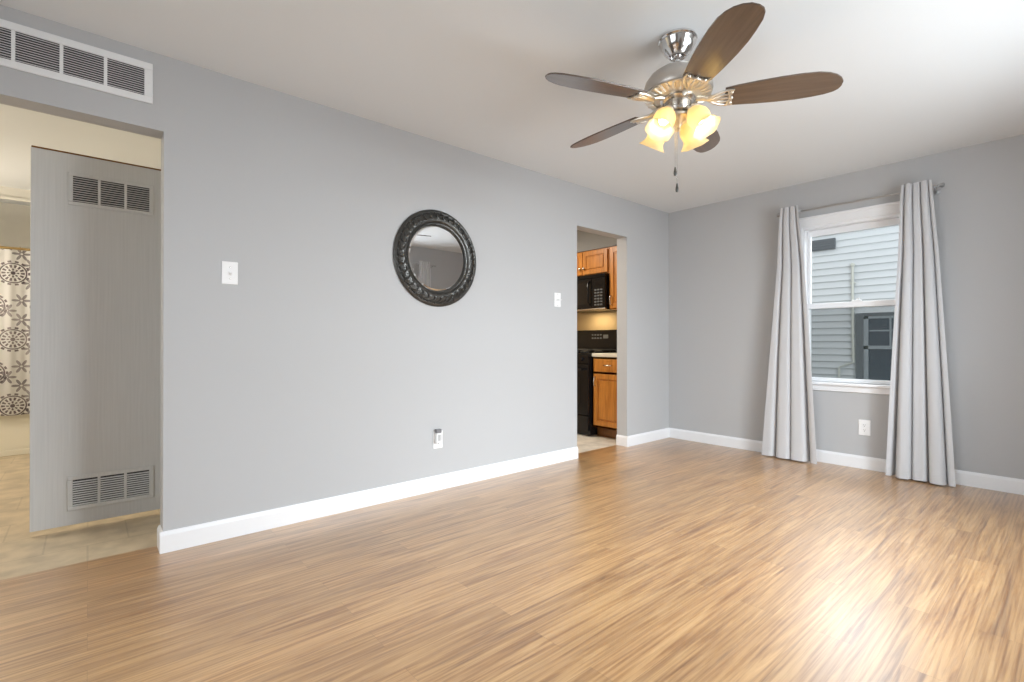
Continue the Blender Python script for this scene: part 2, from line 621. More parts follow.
# hall and bathroom beyond the left opening
struct(MB().box(XB - 0.12, XB, YW, 7.20, 0, H).build('wall_hall_left', M['bath_wall'], smooth=False))
struct(MB().box(0.56, 0.66, YW, 7.20, 0, H).build('wall_hall_right', M['bath_wall'], smooth=False))
struct(MB().box(XB, 0.56, 7.10, 7.20, 0, H).build('wall_bathroom', M['bath_wall'], smooth=False), 'cream wall above the bathtub behind the shower curtain', 'wall')
b = MB().box(XB, 0.56, 6.36, 6.44, 2.345, H)
b.box(XB, 0.56, 6.345, 6.36, 2.325, 2.352, 0.004)
struct(b.build('trim_1', M['bath_wall'], smooth=False), 'cream header board above the shower', 'trim')
# kitchen enclosure
struct(MB().box(2.20, 2.30, YW, 5.40, 0, H).build('wall_kitchen_left', M['kitchen_wall'], smooth=False))
struct(MB().box(2.20, XO, 5.40, 5.50, 0, H).build('wall_kitchen_back', M['kitchen_wall'], smooth=False))

struct(MB().box(4.475, XF - 0.001, YW + 0.002, 5.398, 2.118, H - 0.001).build('trim_2', M['soffit'], smooth=False), 'soffit above the kitchen wall cabinets, shade painted in as dark grey', 'trim')

# baseboards
BH, BT = 0.103, 0.014


def base_profile(b, p0, p1, nrm):
    """skirting with a slightly eased top from p0 to p1, standing out along nrm"""
    p0, p1, nn = Vector((*p0, 0.0005)), Vector((*p1, 0.0005)), Vector((*nrm, 0))
    pr = [(0, 0), (BT, 0), (BT, BH - 0.018), (BT - 0.004, BH - 0.008), (0.006, BH), (0, BH)]
    A = [b.bm.verts.new(p0 + nn * d + Vector((0, 0, z))) for d, z in pr]
    B = [b.bm.verts.new(p1 + nn * d + Vector((0, 0, z))) for d, z in pr]
    for i in range(len(pr)):
        j = (i + 1) % len(pr)
        b.bm.faces.new((A[i], A[j], B[j], B[i]))
    b.bm.faces.new(A[::-1])
    b.bm.faces.new(B)


b = MB()
base_profile(b, (HX1 - BT, YL), (KX0, YL), (0, -1))
base_profile(b, (HX1, YL - 0.0), (HX1, YW), (-1, 0))
base_profile(b, (KX1, YL), (XF, YL), (0, -1))
base_profile(b, (KX1, YL - BT), (KX1, YW), (-1, 0))
struct(b.build('baseboard_left', M['trim'], smooth=False), 'white baseboard along the long grey wall', 'baseboard')
b = MB()
base_profile(b, (XF, YB), (XF, YL), (-1, 0))
struct(b.build('baseboard_far', M['trim'], smooth=False), 'white baseboard under the window', 'baseboard')
b = MB()
base_profile(b, (XB, YB), (XF, YB), (0, 1))
struct(b.build('baseboard_back', M['trim'], smooth=False))

# ------------------------------------------------------------------ window with a view (window_1)
wt = thing('window_1', 'white double hung window behind the silver curtains', 'window', (XF, 1.2225, WZ0), kind='structure')
b = MB()
cy0, cy1 = 0.785, 1.660
b.box(XF - 0.018, XF, cy0, WY0 + 0.004, 0.69, 2.125, 0.004)
b.box(XF - 0.018, XF, WY1 - 0.004, cy1, 0.69, 2.125, 0.004)
b.box(XF - 0.018, XF, WY0, WY1, WZ1 - 0.004, 2.125, 0.004)
b.box(XF - 0.026, XF, cy0 - 0.006, cy1 + 0.006, 2.108, 2.130, 0.005)
b.build('casing', M['trim'], wt, smooth=False)
b = MB()
b.box(XF - 0.040, XF + 0.06, cy0 - 0.012, cy1 + 0.012, 0.668, 0.690, 0.006)
b.build('sill', M['trim'], wt, smooth=False)
MB().box(XF - 0.016, XF, cy0, cy1, 0.618, 0.667, 0.004).build('apron', M['trim'], wt, smooth=False)
b = MB()      # jamb liner
b.box(XF, XO, WY0, WY0 + 0.018, 0.69, WZ1)
b.box(XF, XO, WY1 - 0.018, WY1, 0.69, WZ1)
b.box(XF, XO, WY0 + 0.018, WY1 - 0.018, WZ1 - 0.024, WZ1)
b.box(XF + 0.06, XO, WY0 + 0.018, WY1 - 0.018, 0.68, 0.692)
b.build('jamb', M['trim'], wt, smooth=False)


def sash(name, x0, x1, z0, z1, top, bot):
    y0, y1 = WY0 + 0.019, WY1 - 0.019
    st = 0.024
    b = MB()
    b.box(x0, x1, y0, y0 + st, z0, z1, 0.003)
    b.box(x0, x1, y1 - st, y1, z0, z1, 0.003)
    b.box(x0, x1, y0 + st, y1 - st, z1 - top, z1, 0.003)
    b.box(x0, x1, y0 + st, y1 - st, z0, z0 + bot, 0.003)
    o = b.build(name, M['trim'], wt, smooth=False)
    xm = (x0 + x1) / 2
    MB().box(xm - 0.002, xm + 0.002, y0 + st, y1 - st, z0 + bot, z1 - top).build('pane', M['glass'], o, smooth=False)
    return o


us = sash('upper_sash', 4.868, 4.898, 1.325, 2.020, 0.052, 0.035)
ls = sash('lower_sash', 4.832, 4.862, 0.693, 1.372, 0.046, 0.032)
b = MB()
b.box(4.822, 4.840, 1.19, 1.26, 1.3725, 1.384, 0.003)
b.tube([(4.835, 1.225, 1.38), (4.835, 1.225, 1.392), (4.828, 1.205, 1.395)], 0.005)
b.build('sash_lock', M['plastic'], ls)
y0, y1 = WY0 + 0.019, WY1 - 0.019
sc = MB()
sc.box(4.902, 4.912, y0, y0 + 0.014, 0.693, 1.34)
sc.box(4.902, 4.912, y1 - 0.014, y1, 0.693, 1.34)
sc.box(4.902, 4.912, y0, y1, 0.693, 0.708)
sc.box(4.902, 4.912, y0, y1, 1.326, 1.34)
so = sc.build('screen_frame', M['vent'], wt, smooth=False)
MB().box(4.906, 4.908, y0 + 0.014, y1 - 0.014, 0.708, 1.326).build('screen', M['screen'], so, smooth=False)


def plain_window(name, along, a0, a1, z0, z1, face, depth):
    """window behind the photographer: frame, sash bars and panes. along: 'x' or 'y'."""
    cx = (a0 + a1) / 2
    t = thing(name, None, None, (cx, face, z0) if along == 'x' else (face, cx, z0), kind='structure')

    def bx(b, u0, u1, d0, d1, w0, w1, bev=0.0):
        if along == 'x':
            b.box(u0, u1, face + d0, face + d1, w0, w1, bev)
        else:
            b.box(face + d0, face + d1, u0, u1, w0, w1, bev)
    b = MB()
    bx(b, a0 - 0.06, a0, 0.0005, 0.018, z0 - 0.01, z1 + 0.07, 0.004)
    bx(b, a1, a1 + 0.06, 0.0005, 0.018, z0 - 0.01, z1 + 0.07, 0.004)
    bx(b, a0, a1, 0.0005, 0.018, z1, z1 + 0.07, 0.004)
    bx(b, a0 - 0.07, a1 + 0.07, 0.0005, 0.04, z0 - 0.035, z0 - 0.012, 0.004)
    b.build('casing', M['trim'], t, smooth=False)
    n = 2
    wd = (a1 - a0) / n
    for i in range(n):
        u0, u1 = a0 + i * wd, a0 + (i + 1) * wd
        b = MB()
        bx(b, u0, u0 + 0.04, -0.09, -0.05, z0, z1)
        bx(b, u1 - 0.04, u1, -0.09, -0.05, z0, z1)
        bx(b, u0 + 0.04, u1 - 0.04, -0.09, -0.05, z0, z0 + 0.045)
        bx(b, u0 + 0.04, u1 - 0.04, -0.09, -0.05, z1 - 0.045, z1)
        bx(b, u0 + 0.04, u1 - 0.04, -0.09, -0.05, (z0 + z1) / 2 - 0.02, (z0 + z1) / 2 + 0.02)
        o = b.build('sash', M['trim'], t, smooth=False)
        p = MB()
        bx(p, u0 + 0.04, u1 - 0.04, -0.072, -0.068, z0 + 0.045, z1 - 0.045)
        p.build('pane', M['glass'], o, smooth=False)
    return t


plain_window('window_2', 'x', BX0, BX1, BZ0, BZ1, YB, 1)
plain_window('added_window', 'y', FY0, FY1, BZ0, BZ1, XB, 1)  # unseen window, added to bring more daylight into the room

# ------------------------------------------------------------------ curtains and rods


def drape(y0t, y1t, y0b, y1b, zt, zb, folds, at, ab, seed=1):
    """pleated hanging cloth. Local x: 0 = the front face of the rod, negative = into the room."""
    rnd = random.Random(seed)
    fo = [rnd.uniform(0.8, 1.2) for _ in range(folds + 2)]
    sh = [rnd.uniform(-0.16, 0.16) for _ in range(folds + 2)]
    nu, nv = folds * 24, 64
    rows = []
    for j in range(nv + 1):
        v = j / nv
        z = zt + (zb - zt) * v
        e = v ** 0.9
        row = []
        for i in range(nu + 1):
            u = i / nu
            k = min(int(u * folds), folds - 1)
            fr = u * folds - k
            ph = k + fr + (sh[k] * (1 - fr) + sh[k + 1] * fr) * v * (1 if 0 < u < 1 else 0)
            amp = (at + (ab - at) * v ** 0.7) * (fo[k] * (1 - fr) + fo[k + 1] * fr)
            c = math.cos(2 * PI * ph)
            c = 1 - 2 * ((1 - c) / 2) ** 2.2                  # broad faces, narrow valleys
            wf = ((y1t - y0t) * (1 - e) + (y1b - y0b) * e) / folds     # width of one fold
            s = math.sin(2 * PI * ph) * wf * 0.17
            y = (y0t + (y1t - y0t) * u) * (1 - e) + (y0b + (y1b - y0b) * u) * e + s
            lim = (0.048 if v > 0.06 else 0.0) * min(1, max(0, (v - 0.06) * 6))
            x = -0.004 - amp + lim - amp * c + 0.005 * math.sin(7 * v + 4 * u) * v * v
            row.append(Vector((x, y, z)))
        rows.append(row)
    b = MB()
    th = 0.0009
    sides = []
    for sg in (1, -1):
        g = []
        for j in range(nv + 1):
            r_ = []
            for i in range(nu + 1):
                du = rows[j][min(i + 1, nu)] - rows[j][max(i - 1, 0)]
                dv = rows[min(j + 1, nv)][i] - rows[max(j - 1, 0)][i]
                n_ = du.cross(dv)
                n_ = n_.normalized() if n_.length > 1e-9 else Vector((1, 0, 0))
                r_.append(b.bm.verts.new(rows[j][i] + n_ * th * sg))
            g.append(r_)
        sides.append(g)
    A, B = sides
    for j in range(nv):
        for i in range(nu):
            b.bm.faces.new((A[j][i], A[j][i + 1], A[j + 1][i + 1], A[j + 1][i]))
            b.bm.faces.new((B[j][i], B[j + 1][i], B[j + 1][i + 1], B[j][i + 1]))
    for j in range(nv):
        for i in (0, nu):
            b.bm.faces.new((A[j][i], A[j + 1][i], B[j + 1][i], B[j][i]))
    for i in range(nu):
        for j in (0, nv):
            b.bm.faces.new((A[j][i], B[j][i], B[j][i + 1], A[j][i + 1]))
    return b


XR = 4.705


G = 'silver grey window curtains'


def curtain_thing(label, tf, y0t, y1t, y0b, y1b, folds, at, ab, seed):
    """tf maps (depth behind the rod axis, along, z) to the room"""
    t = thing('curtain', label, 'curtain', tf(0, (y0b + y1b) / 2, 0.012), G)
    d = drape(y0t, y1t, y0b, y1b, 2.214, 0.012, folds, at, ab, seed)
    for v in d.bm.verts:
        v.co = Vector(tf(v.co.x - 0.0135, v.co.y, v.co.z))
    d.build('cloth_panel', M['curtain'], t)
    for k in range(folds + 1):        # back tabs round the rod
        a = y0t + (y1t - y0t) * (0.06 + 0.88 * k / folds)
        b = MB()
        n_ = 20
        R0, R1 = 0.0120, 0.0134
        ring = []
        for i in range(n_):
            an = 2 * PI * i / n_
            ring.append([b.bm.verts.new(tf(r_ * math.cos(an), a + w_, 2.176 + r_ * math.sin(an))) for r_, w_ in ((R0, -0.008), (R1, -0.008), (R1, 0.008), (R0, 0.008))])
        for i in range(n_):
            p_, q2 = ring[i], ring[(i + 1) % n_]
            for m_ in range(4):
                b.bm.faces.new((p_[m_], p_[(m_ + 1) % 4], q2[(m_ + 1) % 4], q2[m_]))
        b.build('back_tab', M['curtain'], t)
    return t


def far_tf(d, a, z):
    return (XR + d, a, z)


def back_tf(d, a, z):
    return (a, YB + 0.090 - d, z)


curtain_thing('silver grey satin curtain hanging left of the window, nearer the kitchen doorway', far_tf, 1.742, 1.600, 1.900, 1.452, 3, 0.028, 0.056, 3)
curtain_thing('silver grey satin curtain hanging right of the window over the bare stretch of far wall', far_tf, 0.890, 0.716, 0.992, 0.588, 4, 0.028, 0.056, 8)


def rod_thing(label, ax, a0, a1, other, z, wall_c, brackets, group=None):
    """curtain rod along y (ax='y') at x=other or along x at y=other"""
    def P(a, o, zz):
        return (o, a, zz) if ax == 'y' else (a, o, zz)
    t = thing('curtain_rod', label, 'curtain rod', P((a0 + a1) / 2, other, z))
    MB().tube([P(a0, other, z), P(a1, other, z)], 0.0085, 14).build('rod', M['rodm'], t)
    for a, s in ((a0, -1), (a1, 1)):
        axis = P(s, 0, 0)
        MB().lathe([(0.0, -0.004), (0.011, -0.004), (0.013, 0.004), (0.010, 0.010), (0.0155, 0.018), (0.017, 0.027), (0.012, 0.036), (0.0, 0.040)], P(a, other, z), axis, 20).build('finial', M['rodm'], t)
    for a in brackets:
        sgn = 1 if wall_c > other else -1
        b = MB()
        b.tube([P(a, other, z - 0.016), P(a, other + sgn * 0.03, z - 0.02), P(a, wall_c - sgn * 0.006, z - 0.02)], 0.005)
        b.tube([P(a, other - sgn * 0.013, z - 0.002), P(a, other - sgn * 0.010, z - 0.012), P(a, other, z - 0.016), P(a, other + sgn * 0.010, z - 0.012), P(a, other + sgn * 0.013, z + 0.002)], 0.004)
        b.lathe([(0.0, 0), (0.022, 0), (0.022, 0.004), (0.012, 0.007), (0, 0.007)], P(a, wall_c - sgn * 0.0005, z - 0.02), P(0, -sgn, 0), 18)
        b.build('bracket', M['rodm'], t)
    return t


rod_thing('thin dark metal curtain rod across the top of the window', 'y', 0.690, 1.762, XR, 2.176, XF, (0.705, 1.752))
# opposite window, seen in the mirror
curtain_thing('pale curtain on the opposite wall, reflected inside the round mirror', back_tf, 3.62, 3.80, 3.60, 3.96, 4, 0.016, 0.034, 5)
rod_thing('curtain rod on the opposite wall above the curtain reflected in the mirror', 'x', 1.55, 3.90, YB + 0.090, 2.176, YB, (1.60, 3.885))

# ------------------------------------------------------------------ neighbouring house outside
NX = 8.60
nh = thing('neighbor_house', 'pale vinyl sided house next door seen through the window', 'house', (NX, 1.5, -1.2))
EXP = 0.1016
zz0, ncourse = -1.2, 46
ny0, ny1 = -5.0, 8.0
nwy0, nwy1, nwz0, nwz1 = 0.75, 2.19, -0.1, 1.46    # neighbour's window
b = MB()


def lap(y0, y1, z):
    g = 0.017      # shadow gap under each lap
    b.quad((NX, y0, z + g), (NX, y1, z + g), (NX + 0.034, y1, z + EXP), (NX + 0.034, y0, z + EXP))
    b.quad((NX, y0, z + g), (NX + 0.034, y0, z + g), (NX + 0.034, y1, z + g), (NX, y1, z + g))
    b.quad((NX + 0.0345, y0, z), (NX + 0.0345, y1, z), (NX + 0.0345, y1, z + g), (NX + 0.0345, y0, z + g))


for k in range(ncourse):
    z = zz0 + k * EXP
    if z + EXP > nwz0 and z < nwz1 - 0.02:
        lap(ny0, nwy0, z)
        lap(nwy1, ny1, z)
    else:
        lap(ny0, ny1, z)
b.box(NX + 0.036, NX + 0.15, ny0, ny1, zz0, zz0 + ncourse * EXP)
b.build('siding', M['siding'], nh, smooth=False)
MB().box(NX - 0.30, NX + 3.0, ny0 - 0.2, ny1 + 0.2, zz0 + ncourse * EXP, zz0 + ncourse * EXP + 0.16, 0.02).build('roof', M['shingle'], nh, smooth=False)
b = MB()
b.box(NX - 0.030, NX + 0.018, nwy1 - 0.10, nwy1, nwz0, nwz1, 0.006)
b.box(NX - 0.030, NX + 0.018, nwy0, nwy0 + 0.09, nwz0, nwz1, 0.006)
b.box(NX - 0.030, NX + 0.018, nwy0 + 0.09, nwy1 - 0.10, nwz1 - 0.05, nwz1, 0.006)
b.box(NX - 0.030, NX + 0.018, nwy0 + 0.09, nwy1 - 0.10, nwz0, nwz0 + 0.05, 0.006)
wf = b.build('window', M['shade_dark'], nh, smooth=False)
b = MB()
iy0, iy1 = nwy0 + 0.09, nwy1 - 0.10
b.box(NX - 0.022, NX + 0.012, iy1 - 0.055, iy1, nwz0 + 0.05, nwz1 - 0.05)
b.box(NX - 0.022, NX + 0.012, iy0, iy0 + 0.055, nwz0 + 0.05, nwz1 - 0.05)
b.box(NX - 0.022, NX + 0.012, iy0, iy1, 0.935, 0.985)
b.box(NX - 0.022, NX + 0.012, iy0, iy1, nwz1 - 0.085, nwz1 - 0.05)
for k in range(1, 4):
    yy = iy0 + (iy1 - iy0) * k / 4
    b.box(NX - 0.004, NX + 0.010, yy - 0.011, yy + 0.011, 0.985, nwz1 - 0.08)
b.box(NX - 0.004, NX + 0.010, iy0, iy1, 1.19, 1.212)
b.build('sash', M['greyframe'], wf, smooth=False)
b = MB()
for k in range(15):
    b.box(NX + 0.009, NX + 0.013, iy0, iy1, 0.985 + k * 0.026, 1.006 + k * 0.026)
b.build('siding_reflection', M['siding_reflection'], wf, smooth=False)  # slats painted as the siding mirrored in the upper pane
MB().box(NX + 0.004, NX + 0.008, iy0, iy1, nwz0 + 0.05, nwz1 - 0.05).build('pane', M['nglass'], wf, smooth=False)
b = MB()
b.box(NX - 0.03, NX + 0.015, 2.45, 2.77, 2.455, 2.62, 0.004)
va = b.build('wall_vent', M['shade_dark'], nh, smooth=False)
b = MB()
for k in range(4):
    b.box(NX - 0.040, NX - 0.028, 2.462, 2.758, 2.472 + k * 0.034, 2.498 + k * 0.034, 0.002)
b.build('louver', M['shade_dark'], va, smooth=False)
b = MB()
b.tube([(NX - 0.02, 2.225, 2.17), (NX - 0.02, 2.225, 1.2), (NX - 0.02, 2.215, 0.74), (NX - 0.02, 2.30, 0.70), (NX - 0.02, 2.40, 0.66), (NX - 0.02, 2.41, -1.1)], 0.017, 10)
b.ball((NX - 0.02, 2.225, 2.18), 0.030)
for z in (1.9, 1.55, 1.15, 0.85):
    b.box(NX - 0.032, NX + 0.01, 2.192, 2.258, z, z + 0.018, 0.002)
b.build('conduit', M['cable'], nh)
g = struct(MB().box(XO + 0.02, 14, -6, 9, -1.32, -1.20).build('ground', M['lawn'], smooth=False))

# ------------------------------------------------------------------ ceiling fan
FX, FY = 2.072, 1.226
fan = thing('ceiling_fan', 'five blade ceiling fan with dark wooden blades and a lit four lamp kit', 'ceiling fan', (FX, FY, H))
BZ = 2.145
MB().lathe([(0.0, H - 0.001), (0.084, H - 0.001), (0.086, H - 0.010), (0.080, H - 0.015), (0.083, H - 0.022), (0.078, H - 0.032), (0.070, H - 0.050), (0.058, H - 0.066), (0.046, H - 0.076), (0.043, H - 0.082), (0.036, H - 0.086), (0.030, H - 0.083), (0.024, H - 0.070), (0, H - 0.070)], (FX, FY, 0)).build('canopy', M['chrome'], fan)
b = MB().lathe([(0.0, H - 0.05), (0.0125, H - 0.05), (0.0125, 2.295), (0.0, 2.295)], (FX, FY, 0), seg=20)
b.ball((FX, FY, H - 0.075), 0.023)
b.build('downrod', M['chrome'], fan)
MB().lathe([(0.0, 2.312), (0.022, 2.311), (0.030, 2.303), (0.060, 2.298), (0.095, 2.285), (0.125, 2.264), (0.145, 2.238), (0.153, 2.212), (0.154, 2.192), (0.149, 2.182), (0.0, 2.182)], (FX, FY, 0), seg=64).build('motor_housing', M['housing'], fan)
# fluted vent ring under the housing
b = MB()
b.lathe([(0.0, 2.1815), (0.148, 2.1815), (0.151, 2.176), (0.147, 2.172), (0.126, 2.166), (0.108, 2.163), (0.100, 2.158), (0.0, 2.158)], (FX, FY, 0), seg=64)
for k in range(30):
    a = 2 * PI * k / 30
    c_, s_ = math.cos(a), math.sin(a)
    b.tube([(FX + 0.147 * c_, FY + 0.147 * s_, 2.1725), (FX + 0.126 * c_, FY + 0.126 * s_, 2.164), (FX + 0.106 * c_, FY + 0.106 * s_, 2.160)], [0.0065, 0.0075, 0.0055], 8)
b.build('vent_ring', M['iron'], fan)
MB().lathe([(0.0, 2.1575), (0.078, 2.1575), (0.080, 2.150), (0.070, 2.143), (0.060, 2.140), (0.059, 2.112), (0.063, 2.106), (0.059, 2.096), (0.044, 2.090), (0.0, 2.090)], (FX, FY, 0), seg=48).build('switch_housing', M['nickel'], fan)
outline_half = [(0.200, 0.056), (0.25, 0.0620), (0.33, 0.0705), (0.42, 0.0765), (0.50, 0.0780), (0.565, 0.0735), (0.610, 0.0650), (0.645, 0.0510), (0.664, 0.0330), (0.671, 0.0130)]
outline_half = outline_half[:6] + [(0.615, 0.0680), (0.648, 0.0570), (0.664, 0.0440), (0.671, 0.0260)]
outline_low = outline_half[:6] + [(0.604, 0.0640), (0.634, 0.0480), (0.656, 0.0270), (0.670, 0.0020)]
blade_out = outline_half + [(r_, -w_) for r_, w_ in reversed(outline_low)]
for k in range(5):
    a = math.radians(15 + 72 * k)
    mt = Matrix.Translation((FX, FY, BZ)) @ Matrix.Rotation(a, 4, 'Z') @ Matrix.Rotation(math.radians(-13), 4, 'X')
    ir = MB()      # cast blade iron: neck, palm of scrolls, end bar

    def q_(x, y, z):
        return mt @ Vector((x, y, z))
    nk = Matrix.Translation((FX, FY, 0)) @ Matrix.Rotation(a, 4, 'Z')
    ir.tube([nk @ Vector((0.080, 0, 2.152)), nk @ Vector((0.105, 0, 2.150)), q_(0.140, 0, -0.006), q_(0.175, 0, -0.010), q_(0.235, 0, -0.008)], [0.012, 0.011, 0.010, 0.008, 0.006], 10)
    for sg in (-1, 1):
        ir.tube([q_(0.128, 0.002 * sg, -0.004), q_(0.150, 0.020 * sg, -0.008), q_(0.180, 0.038 * sg, -0.009), q_(0.212, 0.048 * sg, -0.008), q_(0.238, 0.046 * sg, -0.008)], [0.007, 0.007, 0.0065, 0.006, 0.005], 8)
        ir.tube([q_(0.150, 0.004 * sg, -0.008), q_(0.172, 0.016 * sg, -0.010), q_(0.198, 0.022 * sg, -0.010), q_(0.232, 0.022 * sg, -0.008)], [0.006, 0.006, 0.0055, 0.005], 8)
        ir.ball(q_(0.228, 0.034 * sg, -0.010), 0.0075, 10)
        ir.ball(q_(0.166, 0.030 * sg, -0.009), 0.0070, 10)
    ir.tube([q_(0.212, 0.050, -0.008), q_(0.220, 0.026, -0.010), q_(0.224, 0, -0.011), q_(0.220, -0.026, -0.010), q_(0.212, -0.050, -0.008)], 0.0065, 8)
    ir.ball(q_(0.228, 0, -0.011), 0.009, 10)
    ir.build('blade_iron', M['iron'], fan)
    bl = MB().prism(blade_out, 0.0065, Matrix.Identity(4))
    bmesh.ops.bevel(bl.bm, geom=[e for e in bl.bm.edges], offset=0.0016, segments=2, affect='EDGES')
    me = bpy.data.meshes.new('blade')
    bmesh.ops.recalc_face_normals(bl.bm, faces=bl.bm.faces)
    bl.bm.to_mesh(me)
    bl.bm.free()
    me.materials.append(M['blade'])
    o = bpy.data.objects.new('blade', me)
    COL.objects.link(o)
    o.parent = fan
    o.matrix_local = Matrix.Translation(-fan.location) @ mt
# light kit
MB().lathe([(0.0, 2.0895), (0.042, 2.0895), (0.052, 2.082), (0.054, 2.070), (0.044, 2.056), (0.026, 2.046), (0.018, 2.036), (0.012, 2.026), (0.014, 2.018), (0.008, 2.010), (0.0, 2.008)], (FX, FY, 0), seg=36).build('light_fitter', M['iron'], fan)
for k in range(4):
    a = math.radians(87.6 + 90 * k)
    rad = Vector((math.cos(a), math.sin(a), 0))
    cen = Vector((FX, FY, 0))
    tilt = math.radians(33)
    ax = (rad * math.sin(tilt) + Vector((0, 0, -math.cos(tilt)))).normalized()
    st = cen + rad * 0.072 + Vector((0, 0, 2.088))
    b = MB()
    b.tube([cen + rad * 0.040 + Vector((0, 0, 2.072)), cen + rad * 0.055 + Vector((0, 0, 2.088)), cen + rad * 0.066 + Vector((0, 0, 2.095)), st - ax * 0.004], 0.008, 10)
    b.lathe([(0.0, -0.012), (0.014, -0.010), (0.023, -0.004), (0.026, 0.006), (0.024, 0.010), (0.0, 0.010)], st, ax, 24)
    b.build('lamp_arm', M['iron'], fan)
    sh = MB()
    pr = [(0.023, 0.008), (0.030, 0.014), (0.041, 0.030), (0.0485, 0.050), (0.0495, 0.068), (0.045, 0.086), (0.0435, 0.098), (0.049, 0.112), (0.058, 0.124), (0.064, 0.131)]

    def scal(kk, an):
        return (0.05 * math.cos(6 * an)) * max(0, (kk - 6) / 3.0)
    sh.lathe(pr, st, ax, 48, cap=False, scal=scal)
    bmesh.ops.recalc_face_normals(sh.bm, faces=sh.bm.faces)
    bmesh.ops.solidify(sh.bm, geom=list(sh.bm.faces), thickness=0.0025)
    so = sh.build('lamp_shade', M['lampglass'], fan)
    MB().lathe([(0.0, 0.010), (0.013, 0.012), (0.013, 0.026), (0.018, 0.038), (0.024, 0.054), (0.025, 0.066), (0.020, 0.080), (0.010, 0.087), (0.0, 0.089)], st, ax, 20).build('bulb', M['bulb'], so)
    lp = st + ax * 0.100
    point('fan_bulb_light', lp, 1.15, (1.0, 0.82, 0.52), 0.012)
for dx, dy, zb in ((-0.056, -0.020, 1.795), (-0.047, -0.024, 1.722)):
    px, py = FX + dx, FY + dy
    b = MB()
    zt = 2.115
    b.tube([(FX + dx * 1.05, FY + dy * 1.05, zt), (px * 1.0, py, zt - 0.012), (px, py, zb + 0.03)], 0.0013, 6)
    nb = 60
    for i in range(nb):
        zc = zt - 0.012 - (zt - 0.012 - zb - 0.03) * i / nb
        bmesh.ops.create_icosphere(b.bm, subdivisions=1, radius=0.0021, matrix=Matrix.Translation((px, py, zc)))
    o = b.build('pull_chain', M['chrome'], fan)
    MB().lathe([(0.0, zb + 0.032), (0.003, zb + 0.030), (0.004, zb + 0.022), (0.0065, zb + 0.010), (0.007, zb), (0.005, zb - 0.008), (0.0, zb - 0.010)], (px, py, 0), seg=16).build('chain_fob', M['bronze'], o)

# ------------------------------------------------------------------ round mirror
MX, MZ = 1.843, 1.616
mir = thing('wall_mirror', 'round mirror in a carved dark frame on the long grey wall', 'mirror', (MX, YL, MZ))
prof = [(0.226, 0.001), (0.333, 0.001), (0.336, 0.010), (0.330, 0.018), (0.318, 0.022), (0.308, 0.018), (0.300, 0.022), (0.280, 0.032), (0.262, 0.034), (0.250, 0.028), (0.246, 0.022), (0.240, 0.026), (0.233, 0.024), (0.228, 0.014)]
b = MB()
b.lathe(prof + [prof[0]], (MX, YL, MZ), (0, -1, 0), 96, cap=False)


def mp_(r, a, d):
    return Vector((MX + r * math.cos(a), YL - d, MZ + r * math.sin(a)))


for k in range(36):
    a = 2 * PI * k / 36
    da = 2 * PI / 36
    # scrolled leaf: curl and bead
    b.tube([mp_(0.309, a - 0.30 * da, 0.018), mp_(0.300, a + 0.15 * da, 0.026), mp_(0.284, a + 0.40 * da, 0.034), mp_(0.270, a + 0.20 * da, 0.037), mp_(0.268, a - 0.15 * da, 0.036)], [0.004, 0.0065, 0.0075, 0.006, 0.004], 8)
    bmesh.ops.create_icosphere(b.bm, subdivisions=2, radius=0.0085, matrix=Matrix.Translation(mp_(0.313, a + 0.5 * da, 0.021)))
b.build('frame', M['bronze'], mir)
MB().lathe([(0.0, 0.002), (0.2255, 0.002), (0.2255, 0.010), (0.216, 0.013), (0.0, 0.013)], (MX, YL, MZ), (0, -1, 0), 96, cap=False).build('mirror_glass', M['mirror'], mir, smooth=False)

# ------------------------------------------------------------------ vents


def grille(parent_y, x0, x1, z0, z1, nsec, frame_w, pitch, thing_name, label=None, root=None):
    """return-air grille on a face at y = parent_y looking towards -y"""
    y = parent_y
    if root is None:
        t = thing(thing_name, label, 'vent', ((x0 + x1) / 2, y, z0))
    else:
        t = root
    b = MB()
    d = 0.010
    b.box(x0, x1, y - d, y - 0.0005, z1 - frame_w, z1, 0.003)
    b.box(x0, x1, y - d, y - 0.0005, z0, z0 + frame_w, 0.003)
    b.box(x0, x0 + frame_w, y - d, y - 0.0005, z0 + frame_w, z1 - frame_w, 0.002)
    b.box(x1 - frame_w, x1, y - d, y - 0.0005, z0 + frame_w, z1 - frame_w, 0.002)
    ix0, ix1 = x0 + frame_w, x1 - frame_w
    bw = 0.013
    sw = (ix1 - ix0 - bw * (nsec - 1)) / nsec
    for k in range(1, nsec):
        xx = ix0 + k * sw + (k - 1) * bw
        b.box(xx, xx + bw, y - d + 0.002, y - 0.0005, z0 + frame_w, z1 - frame_w, 0.001)
    for zc in (z0 + frame_w / 2, z1 - frame_w / 2):
        pass
    for xc in (x0 + frame_w / 2, x1 - frame_w / 2):
        b.lathe([(0.0, 0.0), (0.004, 0.0), (0.003, 0.0018), (0, 0.002)], (xc, y - d, (z0 + z1) / 2), (0, -1, 0), 10)
    fr = b.build('grille_frame' if root is None else 'vent_grille', M['vent'] if root is None else M['door'], t, smooth=False)
    MB().box(ix0, ix1, y - 0.0025, y - 0.0006, z0 + frame_w, z1 - frame_w).build('backing', M['duct'], fr if root else t, smooth=False)
    b = MB()
    zz = z0 + frame_w + pitch * 0.5
    while zz < z1 - frame_w - pitch * 0.2:
        for k in range(nsec):
            xs = ix0 + k * (sw + bw)
            hh = pitch * 0.46
            mt = Matrix.Translation((xs + sw / 2, y - 0.006, zz)) @ Matrix.Rotation(math.radians(38), 4, 'X')
            b.prism([(-sw / 2, -0.0042), (sw / 2, -0.0042), (sw / 2, 0.0042), (-sw / 2, 0.0042)], 0.0012, mt)
        zz += pitch
    b.build('louvers', M['vent'], fr if root else t, smooth=False)
    return t


